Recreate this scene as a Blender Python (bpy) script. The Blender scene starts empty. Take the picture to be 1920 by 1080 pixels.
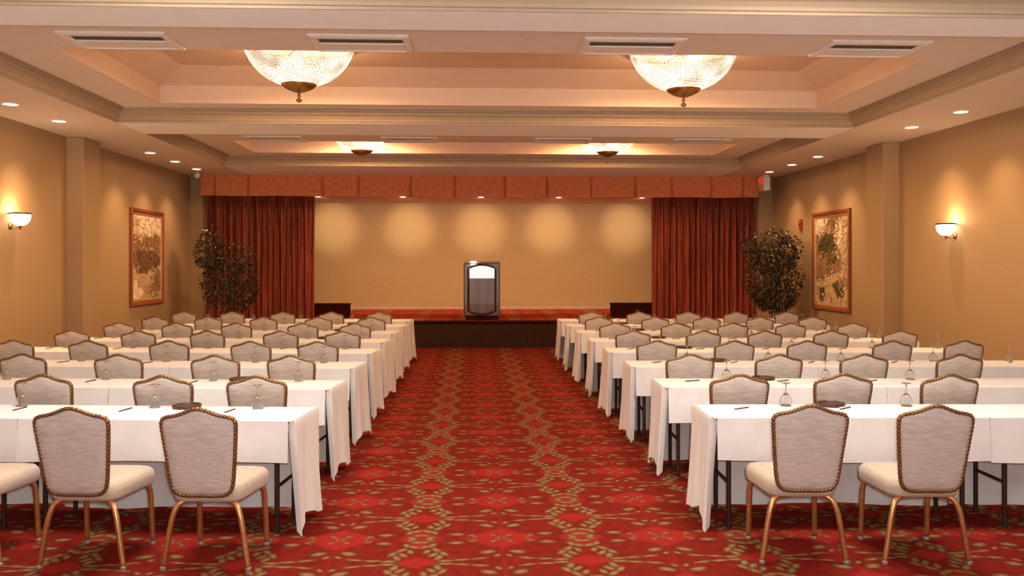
import bpy, math, random
from mathutils import Vector, Matrix
random.seed(7)
R = random.Random(11)
scene = bpy.context.scene
COL = scene.collection
PI = math.pi
CAM_H = 1.74

# ------------------------------------------------------------------ helpers
class MB:
    """collects vertices and faces for ONE mesh object"""
    def __init__(s):
        s.v = []; s.f = []; s.m = []; s.cur = 0
    def add(s, vs, fs):
        o = len(s.v); s.v += [tuple(p) for p in vs]
        for q in fs:
            s.f.append(tuple(i + o for i in q)); s.m.append(s.cur)
    def box(s, x0, y0, z0, x1, y1, z1):
        vs = [(x0,y0,z0),(x1,y0,z0),(x1,y1,z0),(x0,y1,z0),(x0,y0,z1),(x1,y0,z1),(x1,y1,z1),(x0,y1,z1)]
        s.add(vs, [(0,3,2,1),(4,5,6,7),(0,1,5,4),(1,2,6,5),(2,3,7,6),(3,0,4,7)])
    def bbox(s, x0, y0, z0, x1, y1, z1, b=.006):
        """box with chamfered edges"""
        if x0 > x1: x0, x1 = x1, x0
        if y0 > y1: y0, y1 = y1, y0
        def ring(ix, iy, z):
            return [(x0+ix+b,y0+iy,z),(x1-ix-b,y0+iy,z),(x1-ix,y0+iy+b,z),(x1-ix,y1-iy-b,z),(x1-ix-b,y1-iy,z),(x0+ix+b,y1-iy,z),(x0+ix,y1-iy-b,z),(x0+ix,y0+iy+b,z)]
        s.loft([ring(b,b,z0), ring(0,0,z0+b), ring(0,0,z1-b), ring(b,b,z1)], caps=True)
    def quad(s, a, b, c, d): s.add([a,b,c,d], [(0,1,2,3)])
    def loft(s, rings, closed=True, caps=False):
        n = len(rings[0]); o = []; fs = []
        for r in rings: o += list(r)
        for i in range(len(rings)-1):
            for j in range(n if closed else n-1):
                k = (j+1) % n
                fs.append((i*n+j, i*n+k, (i+1)*n+k, (i+1)*n+j))
        if caps:
            fs.append(tuple(range(n-1,-1,-1))); L = (len(rings)-1)*n
            fs.append(tuple(range(L, L+n)))
        s.add(o, fs)
    def grid(s, fn, nu, nv):
        vs = [fn(i/nu, j/nv) for i in range(nu+1) for j in range(nv+1)]
        fs = [(i*(nv+1)+j, (i+1)*(nv+1)+j, (i+1)*(nv+1)+j+1, i*(nv+1)+j+1) for i in range(nu) for j in range(nv)]
        s.add(vs, fs)
    def lathe(s, prof, n=24, c=(0,0,0), caps=False, a0=0, a1=2*PI):
        full = abs(a1-a0-2*PI) < 1e-6
        m = n if full else n+1
        rings = [[(c[0]+r*math.cos(a0+(a1-a0)*i/n), c[1]+r*math.sin(a0+(a1-a0)*i/n), c[2]+z) for i in range(m)] for r, z in prof]
        s.loft(rings, closed=full, caps=caps)
    def tube(s, pts, rad, n=8, closed=False, caps=True):
        pts = [Vector(p) for p in pts]; N = len(pts)
        rs = rad if isinstance(rad, (list, tuple)) else [rad]*N
        up = None; rings = []
        for i, p in enumerate(pts):
            a = pts[(i-1) % N] if (closed or i > 0) else p
            b = pts[(i+1) % N] if (closed or i < N-1) else p
            t = (b-a).normalized()
            if up is None:
                up = Vector((0,0,1)) if abs(t.z) < .9 else Vector((0,1,0))
            e = (up - t*up.dot(t)).normalized(); up = e
            g = t.cross(e)
            rings.append([tuple(p + (e*math.cos(2*PI*k/n) + g*math.sin(2*PI*k/n))*rs[i]) for k in range(n)])
        if closed: rings.append(rings[0])
        s.loft(rings, caps=caps and not closed)
    def build(s, name, mats, parent=None, smooth=False, angle=None):
        me = bpy.data.meshes.new(name)
        me.from_pydata(s.v, [], s.f)
        for m in (mats if isinstance(mats, (list, tuple)) else [mats]): me.materials.append(m)
        if any(s.m): me.polygons.foreach_set('material_index', s.m)
        if smooth:
            me.polygons.foreach_set('use_smooth', [True]*len(me.polygons))
            if angle: me.set_sharp_from_angle(angle=math.radians(angle))
        me.update()
        o = bpy.data.objects.new(name, me); COL.objects.link(o)
        if parent: o.parent = parent
        return o

def spline(pts, sub=6):
    """Catmull-Rom through points"""
    P = [Vector(p) for p in pts]; out = []
    for i in range(len(P)-1):
        a, b, c, d = P[max(i-1,0)], P[i], P[i+1], P[min(i+2,len(P)-1)]
        for k in range(sub):
            t = k/sub
            out.append(.5*((2*b) + (c-a)*t + (2*a-5*b+4*c-d)*t*t + (3*b-a-3*c+d)*t**3))
    out.append(P[-1]); return out

def empty(name, loc=(0,0,0), rz=0):
    o = bpy.data.objects.new(name, None); COL.objects.link(o)
    o.location = loc; o.rotation_euler = (0,0,rz); o.empty_display_size = .1
    return o
def tag(o, label, cat, group=None, kind=None):
    o['label'] = label; o['category'] = cat
    if group: o['group'] = group
    if kind: o['kind'] = kind
    return o
def struct(o):
    o['kind'] = 'structure'; return o
KIDS = {}
def kids(o): return [c for c in COL.objects if c.parent == o]
def copy_tree(o, tree=None):
    c = o.copy(); COL.objects.link(c)
    for ch in PROTO[o.name]:
        k = ch.copy(); COL.objects.link(k); k.parent = c
        for g in PROTO.get(ch.name, ()):
            q = g.copy(); COL.objects.link(q); q.parent = k
    return c
PROTO = {}
def remember(o):
    PROTO[o.name] = [c for c in COL.objects if c.parent == o]
    for c in PROTO[o.name]:
        PROTO[c.name] = [g for g in COL.objects if g.parent == c]
ORD = ['nearest','second nearest','third nearest','fourth nearest','fifth nearest','sixth nearest','seventh nearest','farthest']
NTH = ['first','second','third','fourth','fifth']

# ------------------------------------------------------------------ materials
def srgb(r, g, b):
    f = lambda c: (c/255)/12.92 if c/255 <= .04045 else ((c/255+.055)/1.055)**2.4
    return (f(r), f(g), f(b), 1)
class NT:
    def __init__(s, name):
        s.mat = bpy.data.materials.new(name); s.mat.use_nodes = True
        s.t = s.mat.node_tree; s.n = s.t.nodes; s.l = s.t.links
        s.b = s.n['Principled BSDF']
    def node(s, typ, **kw):
        x = s.n.new(typ)
        for k, v in kw.items():
            if k.startswith('i_'):
                key = k[2:]; x.inputs[int(key) if key.isdigit() else key].default_value = v
            else: setattr(x, k, v)
        return x
    def link(s, a, b): s.l.new(a, b)
    def math(s, op, a, b=None, c=None, clamp=False):
        x = s.node('ShaderNodeMath', operation=op); x.use_clamp = clamp
        for i, v in enumerate((a, b, c)):
            if v is None: continue
            if isinstance(v, (int, float)): x.inputs[i].default_value = v
            else: s.link(v, x.inputs[i])
        return x.outputs[0]
    def mix(s, fac, a, b):
        x = s.node('ShaderNodeMix', data_type='RGBA')
        for i, v in ((0, fac), (6, a), (7, b)):
            if isinstance(v, (int, float, tuple)): x.inputs[i].default_value = v
            else: s.link(v, x.inputs[i])
        return x.outputs[2]
    def coord(s, which='Object'): return s.node('ShaderNodeTexCoord').outputs[which]
    def noise(s, scale, detail=3, vec=None, rough=.5):
        x = s.node('ShaderNodeTexNoise'); x.inputs['Scale'].default_value = scale
        x.inputs['Detail'].default_value = detail; x.inputs['Roughness'].default_value = rough
        if vec is not None: s.link(vec, x.inputs['Vector'])
        return x.outputs['Fac']
    def ramp(s, fac, stops):
        x = s.node('ShaderNodeValToRGB'); e = x.color_ramp.elements
        while len(e) < len(stops): e.new(.5)
        for k, (p, c) in enumerate(stops): e[k].position = p; e[k].color = c
        s.link(fac, x.inputs[0]); return x.outputs[0]
    def bump(s, h, strength=.2, dist=.01):
        x = s.node('ShaderNodeBump'); x.inputs['Strength'].default_value = strength
        x.inputs['Distance'].default_value = dist
        s.link(h, x.inputs['Height']); s.link(x.outputs[0], s.b.inputs['Normal'])
def simple(name, col, rough=.6, metal=0, noise=None, amt=.12, bump=0, spec=.4, nscale=(1,1,1)):
    m = NT(name); b = m.b
    b.inputs['Roughness'].default_value = rough; b.inputs['Metallic'].default_value = metal
    b.inputs['Specular IOR Level'].default_value = spec
    if noise:
        vec = m.coord()
        if nscale != (1,1,1):
            mp = m.node('ShaderNodeMapping'); mp.inputs['Scale'].default_value = nscale
            m.link(vec, mp.inputs['Vector']); vec = mp.outputs[0]
        f = m.noise(noise, 4, vec)
        lo = tuple(c*(1-amt) for c in col[:3])+(1,); hi = tuple(min(1,c*(1+amt)) for c in col[:3])+(1,)
        m.link(m.ramp(f, [(.3, lo), (.7, hi)]), b.inputs['Base Color'])
        if bump: m.bump(f, bump)
    else: b.inputs['Base Color'].default_value = col
    return m.mat
def emit(name, col, strength):
    m = NT(name); m.b.inputs['Base Color'].default_value = (0,0,0,1)
    m.b.inputs['Emission Color'].default_value = col; m.b.inputs['Emission Strength'].default_value = strength
    return m.mat

M = {}
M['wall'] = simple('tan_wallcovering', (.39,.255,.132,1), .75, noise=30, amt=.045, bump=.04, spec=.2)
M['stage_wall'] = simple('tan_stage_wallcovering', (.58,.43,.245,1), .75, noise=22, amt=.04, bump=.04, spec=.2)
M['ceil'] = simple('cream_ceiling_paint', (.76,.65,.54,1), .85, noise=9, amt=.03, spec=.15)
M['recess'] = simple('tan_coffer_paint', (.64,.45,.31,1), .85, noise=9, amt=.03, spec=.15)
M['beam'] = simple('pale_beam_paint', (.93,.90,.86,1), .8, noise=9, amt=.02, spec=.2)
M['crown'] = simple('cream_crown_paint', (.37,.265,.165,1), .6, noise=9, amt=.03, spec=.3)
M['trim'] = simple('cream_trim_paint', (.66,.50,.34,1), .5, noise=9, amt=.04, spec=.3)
M['gilt'] = simple('gilt_metal', (.62,.33,.13,1), .34, .85, noise=40, amt=.15)
M['glide'] = simple('steel_glide', (.40,.34,.28,1), .4, .5, noise=30, amt=.1)
M['rope'] = simple('antique_gilt_rope', (.24,.13,.052,1), .36, .7, noise=60, amt=.3)
M['legmetal'] = simple('dark_brown_enamel', (.035,.014,.008,1), .45, noise=20, amt=.2)
M['tabletop'] = simple('folding_table_laminate', (.30,.2,.12,1), .5, noise=15, amt=.1)
M['brass'] = simple('aged_brass', (.42,.22,.07,1), .32, .9, noise=18, amt=.25)
M['white_metal'] = simple('white_enamel', (.80,.72,.62,1), .45, noise=15, amt=.03)
M['vent'] = simple('vent_white_enamel', (.78,.70,.62,1), .5, noise=15, amt=.03)
M['dark'] = simple('dark_slot', (.10,.07,.045,1), .8, noise=15, amt=.1)
M['tray'] = simple('dark_brown_leather', (.075,.03,.012,1), .45, noise=60, amt=.25, bump=.05)
M['paper'] = simple('white_paper', (.86,.84,.80,1), .7, noise=20, amt=.02)
M['pen'] = simple('dark_pen_plastic', (.05,.02,.012,1), .35, noise=20, amt=.1)
M['maroon'] = simple('dark_maroon_carpet', (.035,.008,.006,1), .95, noise=90, amt=.3, spec=.05)
M['skirt'] = simple('black_brown_stage_skirt', (.045,.020,.013,1), .9, noise=40, amt=.25, spec=.1)
M['frame'] = simple('reddish_wood_frame', (.26,.075,.030,1), .38, noise=14, amt=.3, nscale=(1,1,6))
M['framegilt'] = simple('pale_gilt_fillet', (.55,.33,.17,1), .4, .3, noise=30, amt=.15)
M['pot'] = simple('woven_wicker_pot', (.17,.085,.035,1), .7, noise=40, amt=.4, bump=.3, nscale=(1,1,4))
M['soil'] = simple('dark_potting_moss', (.03,.018,.01,1), .95, noise=50, amt=.4)
M['bark'] = simple('brown_bark', (.12,.07,.04,1), .8, noise=30, amt=.3, bump=.2, nscale=(1,1,.3))
M['leaf'] = simple('ficus_leaf', (.062,.042,.018,1), .33, noise=7, amt=.45, spec=.5)
M['red'] = simple('red_plastic', (.42,.03,.02,1), .4, noise=20, amt=.08)
M['lens'] = emit('downlight_lens', (1,.90,.74,1), 9)
M['black_iron'] = simple('black_brown_iron', (.03,.016,.010,1), .4, .5, noise=30, amt=.2)

def mk_wood(name, dark, light, scale=3.0):
    m = NT(name); v = m.coord()
    mp = m.node('ShaderNodeMapping'); mp.inputs['Scale'].default_value = (6,6,.7); m.link(v, mp.inputs['Vector'])
    f = m.noise(scale, 6, mp.outputs[0], .6)
    m.link(m.ramp(f, [(.3, dark), (.7, light)]), m.b.inputs['Base Color'])
    m.b.inputs['Roughness'].default_value = .28; m.b.inputs['Coat Weight'].default_value = .4
    return m.mat
M['wood'] = mk_wood('lectern_dark_wood', (.055,.026,.016,1), (.15,.085,.055,1))
M['wood_panel'] = mk_wood('lectern_panel_wood', (.045,.026,.010,1), (.14,.072,.034,1), 2.2)

def mk_cloth():
    m = NT('white_table_linen'); v = m.coord()
    w = m.node('ShaderNodeTexWave', wave_type='BANDS', bands_direction='Z'); w.inputs['Scale'].default_value = 55
    w.inputs['Distortion'].default_value = 5; w.inputs['Detail'].default_value = 2; m.link(v, w.inputs['Vector'])
    n = m.noise(6, 4, v)
    m.link(m.ramp(n, [(.3, (.83,.80,.755,1)), (.7, (.90,.875,.835,1))]), m.b.inputs['Base Color'])
    h = m.math('ADD', m.math('MULTIPLY', w.outputs['Fac'], .25), n)
    m.bump(h, .18, .012); m.b.inputs['Roughness'].default_value = .8
    m.b.inputs['Specular IOR Level'].default_value = .2
    m.b.inputs['Sheen Weight'].default_value = .1
    tl = m.node('ShaderNodeBsdfTranslucent'); tl.inputs[0].default_value = (.86,.82,.77,1)
    mx = m.node('ShaderNodeMixShader'); mx.inputs[0].default_value = .04
    m.link(m.b.outputs[0], mx.inputs[1]); m.link(tl.outputs[0], mx.inputs[2])
    m.link(mx.outputs[0], m.n['Material Output'].inputs['Surface'])
    return m.mat
M['cloth'] = mk_cloth()
def mk_uphol(name, lo, hi):
    m = NT(name); v = m.coord()
    mp = m.node('ShaderNodeMapping'); mp.inputs['Scale'].default_value = (14,14,90); m.link(v, mp.inputs['Vector'])
    f = m.noise(1.0, 3, mp.outputs[0], .6)
    m.link(m.ramp(f, [(.36, lo), (.64, hi)]), m.b.inputs['Base Color'])
    m.bump(f, .18, .006); m.b.inputs['Roughness'].default_value = .8
    m.b.inputs['Specular IOR Level'].default_value = .2
    m.b.inputs['Sheen Weight'].default_value = .15
    return m.mat
M['back_fab'] = mk_uphol('grey_beige_back_fabric', (.45,.385,.33,1), (.58,.50,.44,1))
M['seat_fab'] = mk_uphol('cream_seat_fabric', (.50,.40,.295,1), (.57,.46,.35,1))

def mk_drape(name, dark, mid, gold, gold_amt, zs=1.1, gs=(55,55,2.0)):
    m = NT(name); v = m.coord()
    mp = m.node('ShaderNodeMapping'); mp.inputs['Scale'].default_value = (16,16,zs); m.link(v, mp.inputs['Vector'])
    mg = m.node('ShaderNodeMapping'); mg.inputs['Scale'].default_value = gs; m.link(v, mg.inputs['Vector'])
    a = m.noise(1.0, 3, mp.outputs[0], .6)
    b = m.noise(1, 4, mg.outputs[0], .65)
    base = m.ramp(a, [(.33, dark), (.62, mid)])
    g = m.ramp(b, [(.54, (0,0,0,1)), (.66, (gold_amt,)*3+(1,))])
    m.link(m.mix(g, base, gold), m.b.inputs['Base Color'])
    m.bump(a, .15, .01); m.b.inputs['Roughness'].default_value = .7
    m.b.inputs['Specular IOR Level'].default_value = .25
    return m.mat
M['drape'] = mk_drape('dark_red_drape', (.15,.024,.016,1), (.36,.068,.038,1), (.40,.18,.07,1), .7)
M['valance'] = mk_drape('red_patterned_valance', (.55,.16,.058,1), (.74,.225,.085,1), (.56,.30,.11,1), .75, 14, (13,13,11))

def mk_glass():
    m = NT('clear_glass'); b = m.b
    b.inputs['Base Color'].default_value = (1,.985,.96,1); b.inputs['Roughness'].default_value = .05
    b.inputs['Transmission Weight'].default_value = .95; b.inputs['IOR'].default_value = 1.45
    n = m.noise(12, 2, m.coord()); m.bump(n, .02, .002)
    return m.mat
M['glass'] = mk_glass()

def mk_bowl(name):
    """strings of crystal beads: half see-through, glinting, with dim threads between the rows"""
    m = NT(name); v = m.coord()
    s = m.node('ShaderNodeSeparateXYZ'); m.link(v, s.inputs[0])
    ang = m.math('ARCTAN2', s.outputs[1], s.outputs[0])
    z = s.outputs[2]
    zr = m.math('ADD', m.math('MULTIPLY', z, 58), m.math('MULTIPLY', m.noise(7, 4, v), 3.0))
    fl = m.math('FLOOR', zr)
    row = m.math('SUBTRACT', zr, fl)
    an = m.math('ADD', m.math('MULTIPLY', ang, 11), m.math('MULTIPLY', fl, .37))
    dash = m.math('FRACT', m.math('ADD', an, m.math('MULTIPLY', m.noise(16, 3, v), 2.2)))
    dk = m.math('MULTIPLY', m.math('LESS_THAN', row, .42), m.math('GREATER_THAN', dash, .38))
    big = m.noise(4.0, 2, v)
    glow = m.node('ShaderNodeMapRange'); glow.inputs[1].default_value = .38; glow.inputs[2].default_value = .62
    glow.inputs[3].default_value = .55; glow.inputs[4].default_value = 1.5; m.link(big, glow.inputs[0])
    st = m.math('MULTIPLY', m.math('MULTIPLY', glow.outputs[0], 2.1), m.math('SUBTRACT', 1.0, m.math('MULTIPLY', dk, .78)))
    em = m.node('ShaderNodeEmission'); em.inputs[0].default_value = (1,.80,.60,1); m.link(st, em.inputs[1])
    tr = m.node('ShaderNodeBsdfTransparent'); tr.inputs[0].default_value = (1,.94,.86,1)
    mx = m.node('ShaderNodeMixShader'); mx.inputs[0].default_value = .60
    m.link(tr.outputs[0], mx.inputs[1]); m.link(em.outputs[0], mx.inputs[2])
    m.link(mx.outputs[0], m.n['Material Output'].inputs['Surface']); m.n.remove(m.b)
    return m.mat
M['bowl'] = mk_bowl('lit_crystal_beads')
M['sconce'] = emit('lit_frosted_glass', (1,.80,.58,1), 7)

def mk_carpet(name, ox, oy, gain=1.0):
    m = NT(name); v = m.coord()
    s = m.node('ShaderNodeSeparateXYZ'); m.link(v, s.inputs[0])
    PX, PY = 1.02, .89
    def fold(x, o, P):
        t = m.math('ADD', m.math('DIVIDE', m.math('SUBTRACT', x, o), P), 200.5)
        t = m.math('SUBTRACT', m.math('FRACT', t), .5)
        return m.math('MULTIPLY', m.math('ABSOLUTE', t), P)
    px, py = fold(s.outputs[0], ox, PX), fold(s.outputs[1], oy, PY)
    comb = m.node('ShaderNodeCombineXYZ'); m.link(px, comb.inputs[0]); m.link(py, comb.inputs[1])
    nz = m.node('ShaderNodeTexNoise'); nz.inputs['Scale'].default_value = 26; m.link(v, nz.inputs['Vector'])
    ns = m.node('ShaderNodeVectorMath', operation='MULTIPLY_ADD')
    m.link(nz.outputs['Color'], ns.inputs[0]); ns.inputs[1].default_value = (.022,.022,0); m.link(comb.outputs[0], ns.inputs[2])
    off = m.node('ShaderNodeVectorMath', operation='SUBTRACT'); m.link(ns.outputs[0], off.inputs[0]); off.inputs[1].default_value = (.011,.011,0)
    p = off.outputs[0]
    E = [(.05,.06,.035,.018,.6),(.02,.02,.02,.012,0),(.19,.06,.036,.014,-.6),(.17,.03,.030,.012,.5),
         (.285,.085,.060,.034,.12),(.09,.27,.062,.038,.55),(.035,.335,.035,.02,1.0),
         (.14,.385,.070,.020,.25),(.25,.405,.070,.020,.1),(.34,.42,.060,.024,0),
         (.385,.36,.062,.027,1.25),(.355,.29,.058,.025,-1.1),(.42,.31,.058,.027,1.0),(.405,.22,.060,.027,-1.0),(.46,.25,.052,.025,1.3),
         (.475,.16,.062,.029,.6),(.43,.13,.052,.025,1.2),(.49,.07,.050,.026,.3),(.45,.02,.045,.024,-.5)]
    best = None
    for cx, cy, a, b, an in E:
        mp = m.node('ShaderNodeMapping', vector_type='TEXTURE')
        mp.inputs['Location'].default_value = (cx,cy,0); mp.inputs['Rotation'].default_value = (0,0,an); mp.inputs['Scale'].default_value = (a*1.02,b*1.05,1)
        m.link(p, mp.inputs['Vector'])
        ln = m.node('ShaderNodeVectorMath', operation='LENGTH'); m.link(mp.outputs[0], ln.inputs[0])
        q = ln.outputs['Value']
        best = q if best is None else m.math('MINIMUM', best, q)
    leaf = m.ramp(best, [(.0, (.40*gain,.235*gain,.095*gain,1)), (.5, (.29*gain,.15*gain,.055*gain,1)), (.95, (.12*gain,.04*gain,.016*gain,1))])
    mask = m.node('ShaderNodeMapRange'); mask.inputs[1].default_value = .86; mask.inputs[2].default_value = 1.05
    mask.inputs[3].default_value = 1; mask.inputs[4].default_value = 0; m.link(best, mask.inputs[0])
    fine = m.noise(170, 2, v); mid = m.noise(14, 4, v)
    base = m.ramp(m.math('ADD', m.math('MULTIPLY', fine, .55), m.math('MULTIPLY', mid, .45)),
                  [(.38, (.185*gain,.012*gain,.007*gain,1)), (.62, (.295*gain,.022*gain,.013*gain,1))])
    def diamond(cx, cy, wx, wy):
        return m.math('ADD', m.math('DIVIDE', m.math('ABSOLUTE', m.math('SUBTRACT', px, cx)), wx), m.math('DIVIDE', m.math('ABSOLUTE', m.math('SUBTRACT', py, cy)), wy))
    d = m.math('MINIMUM', diamond(0,0,.26,.21), m.math('MINIMUM', diamond(.51,.02,.14,.16), diamond(.51,.445,.16,.10)))
    dm = m.node('ShaderNodeMapRange'); dm.inputs[1].default_value = .85; dm.inputs[2].default_value = 1.1
    dm.inputs[3].default_value = .85; dm.inputs[4].default_value = 0; m.link(d, dm.inputs[0])
    vein = m.math('MULTIPLY', m.math('LESS_THAN', px, .006), .12)
    c = m.mix(dm.outputs[0], base, (.41*gain,.026*gain,.018*gain,1))
    c = m.mix(vein, c, (.46*gain,.07*gain,.03*gain,1))
    c = m.mix(mask.outputs[0], c, leaf)
    m.link(c, m.b.inputs['Base Color'])
    m.bump(fine, .35, .01); m.b.inputs['Roughness'].default_value = .95
    m.b.inputs['Specular IOR Level'].default_value = .05
    return m.mat
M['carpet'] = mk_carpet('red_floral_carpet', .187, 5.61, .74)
M['stage_carpet'] = mk_carpet('red_stage_carpet_lit', .2, .4, 1.7)  # same carpet as the floor; extra stage light put into the higher gain

# ------------------------------------------------------------------ room shell
XL, XR = -6.0, 6.6           # recessed wall faces
PL, PR = -5.75, 6.35         # pilaster faces
Y0, YB = -2.5, 23.2          # open end behind the photographer, stage back wall
SOF = CAM_H+1.9              # soffit
LED = CAM_H+2.08; TOP = CAM_H+2.306; DOME = CAM_H+2.48
STZ = .57; STY = 18.5        # stage height and front
STC = 3.36                   # ceiling over the stage
PRO = 19.08                  # proscenium

b = MB(); b.quad((XL-.2,Y0,0),(XR+.2,Y0,0),(XR+.2,YB+.2,0),(XL-.2,YB+.2,0))
struct(b.build('floor', M['carpet']))
b = MB(); b.box(XL-.2,Y0,0,XL,YB+.2,SOF+.02); struct(b.build('wall_left', M['wall']))
b = MB(); b.box(XR,Y0,0,XR+.2,YB+.2,SOF+.02); struct(b.build('wall_right', M['wall']))
b = MB(); b.box(XL,YB,0,XR,YB+.2,STC+.4); struct(b.build('wall_back', M['stage_wall']))
b = MB(); b.bbox(XL,YB-.03,STZ,XR,YB,STZ+.135,.008); b.bbox(XL,YB-.04,STZ+.115,XR,YB,STZ+.135,.006)
struct(b.build('baseboard_back', M['trim']))
tn = 0
def trim(name, m, mat, smooth=False):
    global tn
    tn += 1; return struct(m.build('trim_%d' % tn, mat, smooth=smooth))
for x0, x1, ya, yb in ((XL,PL,13.32,13.90),(PR,XR,13.32,13.90),(XL,PL,PRO-.02,PRO+.5),(PR-.04,XR,PRO-.02,PRO+.5)):
    b = MB(); b.bbox(x0-.01,ya,0,x1+.01 if x1 == XR else x1,yb,SOF-.001,.012); trim('pilaster', b, M['wall'])
# low skirting along the side walls
for x0, x1, nm in ((XL,XL+.02,'baseboard_left'),(XR-.02,XR,'baseboard_right')):
    b = MB(); b.bbox(x0,Y0,0,x1,STY,.14,.005); struct(b.build(nm, M['trim']))
# ceiling: soffit plane with three stepped coffers
CX0, CX1 = -4.73, 5.28
IX0, IX1 = -4.0, 4.57
COF = [(1.6,6.60,3.0,6.10,.4),(7.14,11.95,8.62,11.48,.4),(12.97,17.0,14.93,16.45,.10)]   # outer Y0,Y1, inner Y0,Y1, cove run
b = MB()
ys = [Y0] + [q for c in COF for q in c[:2]] + [PRO+.02]
b.quad((XL,Y0,SOF),(XL,PRO+.02,SOF),(CX0,PRO+.02,SOF),(CX0,Y0,SOF))
b.quad((CX1,Y0,SOF),(CX1,PRO+.02,SOF),(XR,PRO+.02,SOF),(XR,Y0,SOF))
b.cur = 1
for i in range(0, len(ys), 2):
    b.quad((CX0,ys[i],SOF),(CX0,ys[i+1],SOF),(CX1,ys[i+1],SOF),(CX1,ys[i],SOF))
b.cur = 0
def rect(x0,x1,y0,y1,z): return [(x0,y0,z),(x1,y0,z),(x1,y1,z),(x0,y1,z)]
for (ya,yb,ia,ib,run) in COF:
    b.loft([rect(CX0,CX1,ya,yb,SOF), rect(CX0,CX1,ya,yb,LED), rect(IX0,IX1,ia,ib,LED)])
    b.cur = 2
    b.loft([rect(IX0,IX1,ia,ib,LED), rect(IX0,IX1,ia,ib,TOP), rect(IX0+run,IX1-run,ia+run,ib-run,DOME)])
    b.quad(*rect(IX0+run,IX1-run,ia+run,ib-run,DOME)); b.cur = 0
# header over the proscenium and the stage ceiling
b.quad((XL,PRO+.02,SOF),(XR,PRO+.02,SOF),(XR,PRO+.02,STC),(XL,PRO+.02,STC))
b.quad((XL,PRO+.02,STC),(XR,PRO+.02,STC),(XR,YB,STC),(XL,YB,STC))
struct(b.build('ceiling', [M['ceil'], M['beam'], M['recess']]))
# crown mouldings in each coffer
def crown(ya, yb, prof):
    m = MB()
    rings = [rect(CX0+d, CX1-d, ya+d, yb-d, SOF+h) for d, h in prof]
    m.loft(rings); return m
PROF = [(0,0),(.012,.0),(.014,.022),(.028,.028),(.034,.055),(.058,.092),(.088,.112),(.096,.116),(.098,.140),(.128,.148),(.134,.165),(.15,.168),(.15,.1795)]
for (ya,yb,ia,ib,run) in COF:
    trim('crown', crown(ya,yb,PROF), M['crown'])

# ------------------------------------------------------------------ stage
st = empty('stage', (0.2,STY,0)); tag(st, 'raised carpeted stage with dark skirted front below the tan back wall', 'stage')
b = MB(); b.box(XL-.2+.01,.02,STZ-.04,XR-.21,YB-STY-.001,STZ)
b.build('deck', M['stage_carpet'], st)
b = MB(); b.grid(lambda u,v: (XL-.2+.01+(XR-XL-.02)*u, .012+.012*math.sin(u*520), STZ-.035-v*(STZ-.037)), 400, 2)
b.build('stage_skirt', M['skirt'], st, smooth=True)
b = MB(); b.bbox(XL-.2+.01,-.02,STZ-.05,XR-.21,.03,STZ+.004,.01); o = b.build('edge_nosing', M['maroon'], st)
o['label'] = 'dark maroon stage edge'
for xa, xb, lab in ((-3.62,-2.74,'low dark maroon block on the stage beside the left curtain'),(3.16,4.14,'low dark maroon block on the stage beside the right curtain')):
    e = empty('stage_block', ((xa+xb)/2,19.75,STZ)); tag(e, lab, 'stage block', 'dark blocks at the stage sides')
    h = (xb-xa)/2
    b = MB(); b.bbox(-h,-.28,.001,h,.28,.27,.01); b.build('body', M['maroon'], e)
    b = MB(); b.bbox(-h-.012,-.292,.27,h+.012,.292,.31,.01); b.build('top', M['maroon'], e)

# curtains and valance
def curtain(xa, xb, lab, ph):
    L = xb-xa; e = empty('stage_curtain', ((xa+xb)/2,PRO+.22,STZ)); tag(e, lab, 'curtain', 'stage curtains')
    b = MB(); nf = 17
    def f(u, v):
        w = u*nf*2*PI + .9*math.sin(u*9+ph) + .5*math.sin(u*23+ph*2)
        amp = .066 + .014*math.sin(u*31+ph) - .012*v
        return (-L/2+L*u+.012*math.sin(w*.5+v*2), amp*math.sin(w)+.012*math.sin(w*2+1.3+v), 2.72-2.715*v)
    b.grid(f, 300, 14); b.build('drape', M['drape'], e, smooth=True)
    b = MB(); b.tube([(-L/2-.02,0,2.735),(L/2+.02,0,2.735)], .018, 10); b.build('rod', M['black_iron'], e, smooth=True)
    return e
curtain(-5.70,-3.41,'dark red pleated stage curtain behind the loose leafy ficus',.3)
curtain(3.97,6.27,'dark red pleated stage curtain behind the round dense ficus',1.7)
va = empty('valance', (.25,18.72,3.2)); tag(va, 'long red pleated valance hanging across the stage opening', 'valance')
W = 11.86
seams = sorted([-5.65,-4.95,-3.4,-2.65,-1.55,-.62,.45,1.35,2.3,3.25,4.05,4.9,5.6])
b = MB()
def vf(u, v):
    x = -W/2+W*u; d = min(abs(x-s) for s in seams)
    y = .11*math.exp(-(d/.016)**2)*(.45+.55*v) + .006*math.sin(x*9)*v
    return (x, y, .437-.437*v - .012*math.sin(x*2.2)**2*v)
b.grid(vf, 1100, 5)
b.build('pleated_front', M['valance'], va, smooth=True)
b = MB(); b.bbox(-W/2,.13,.405,W/2,.20,.436,.004)
b.box(-W/2,.02,.02,-W/2+.03,.32,.404); b.box(W/2-.03,.02,.02,W/2,.32,.404); b.build('backing_board', M['maroon'], va)

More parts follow.
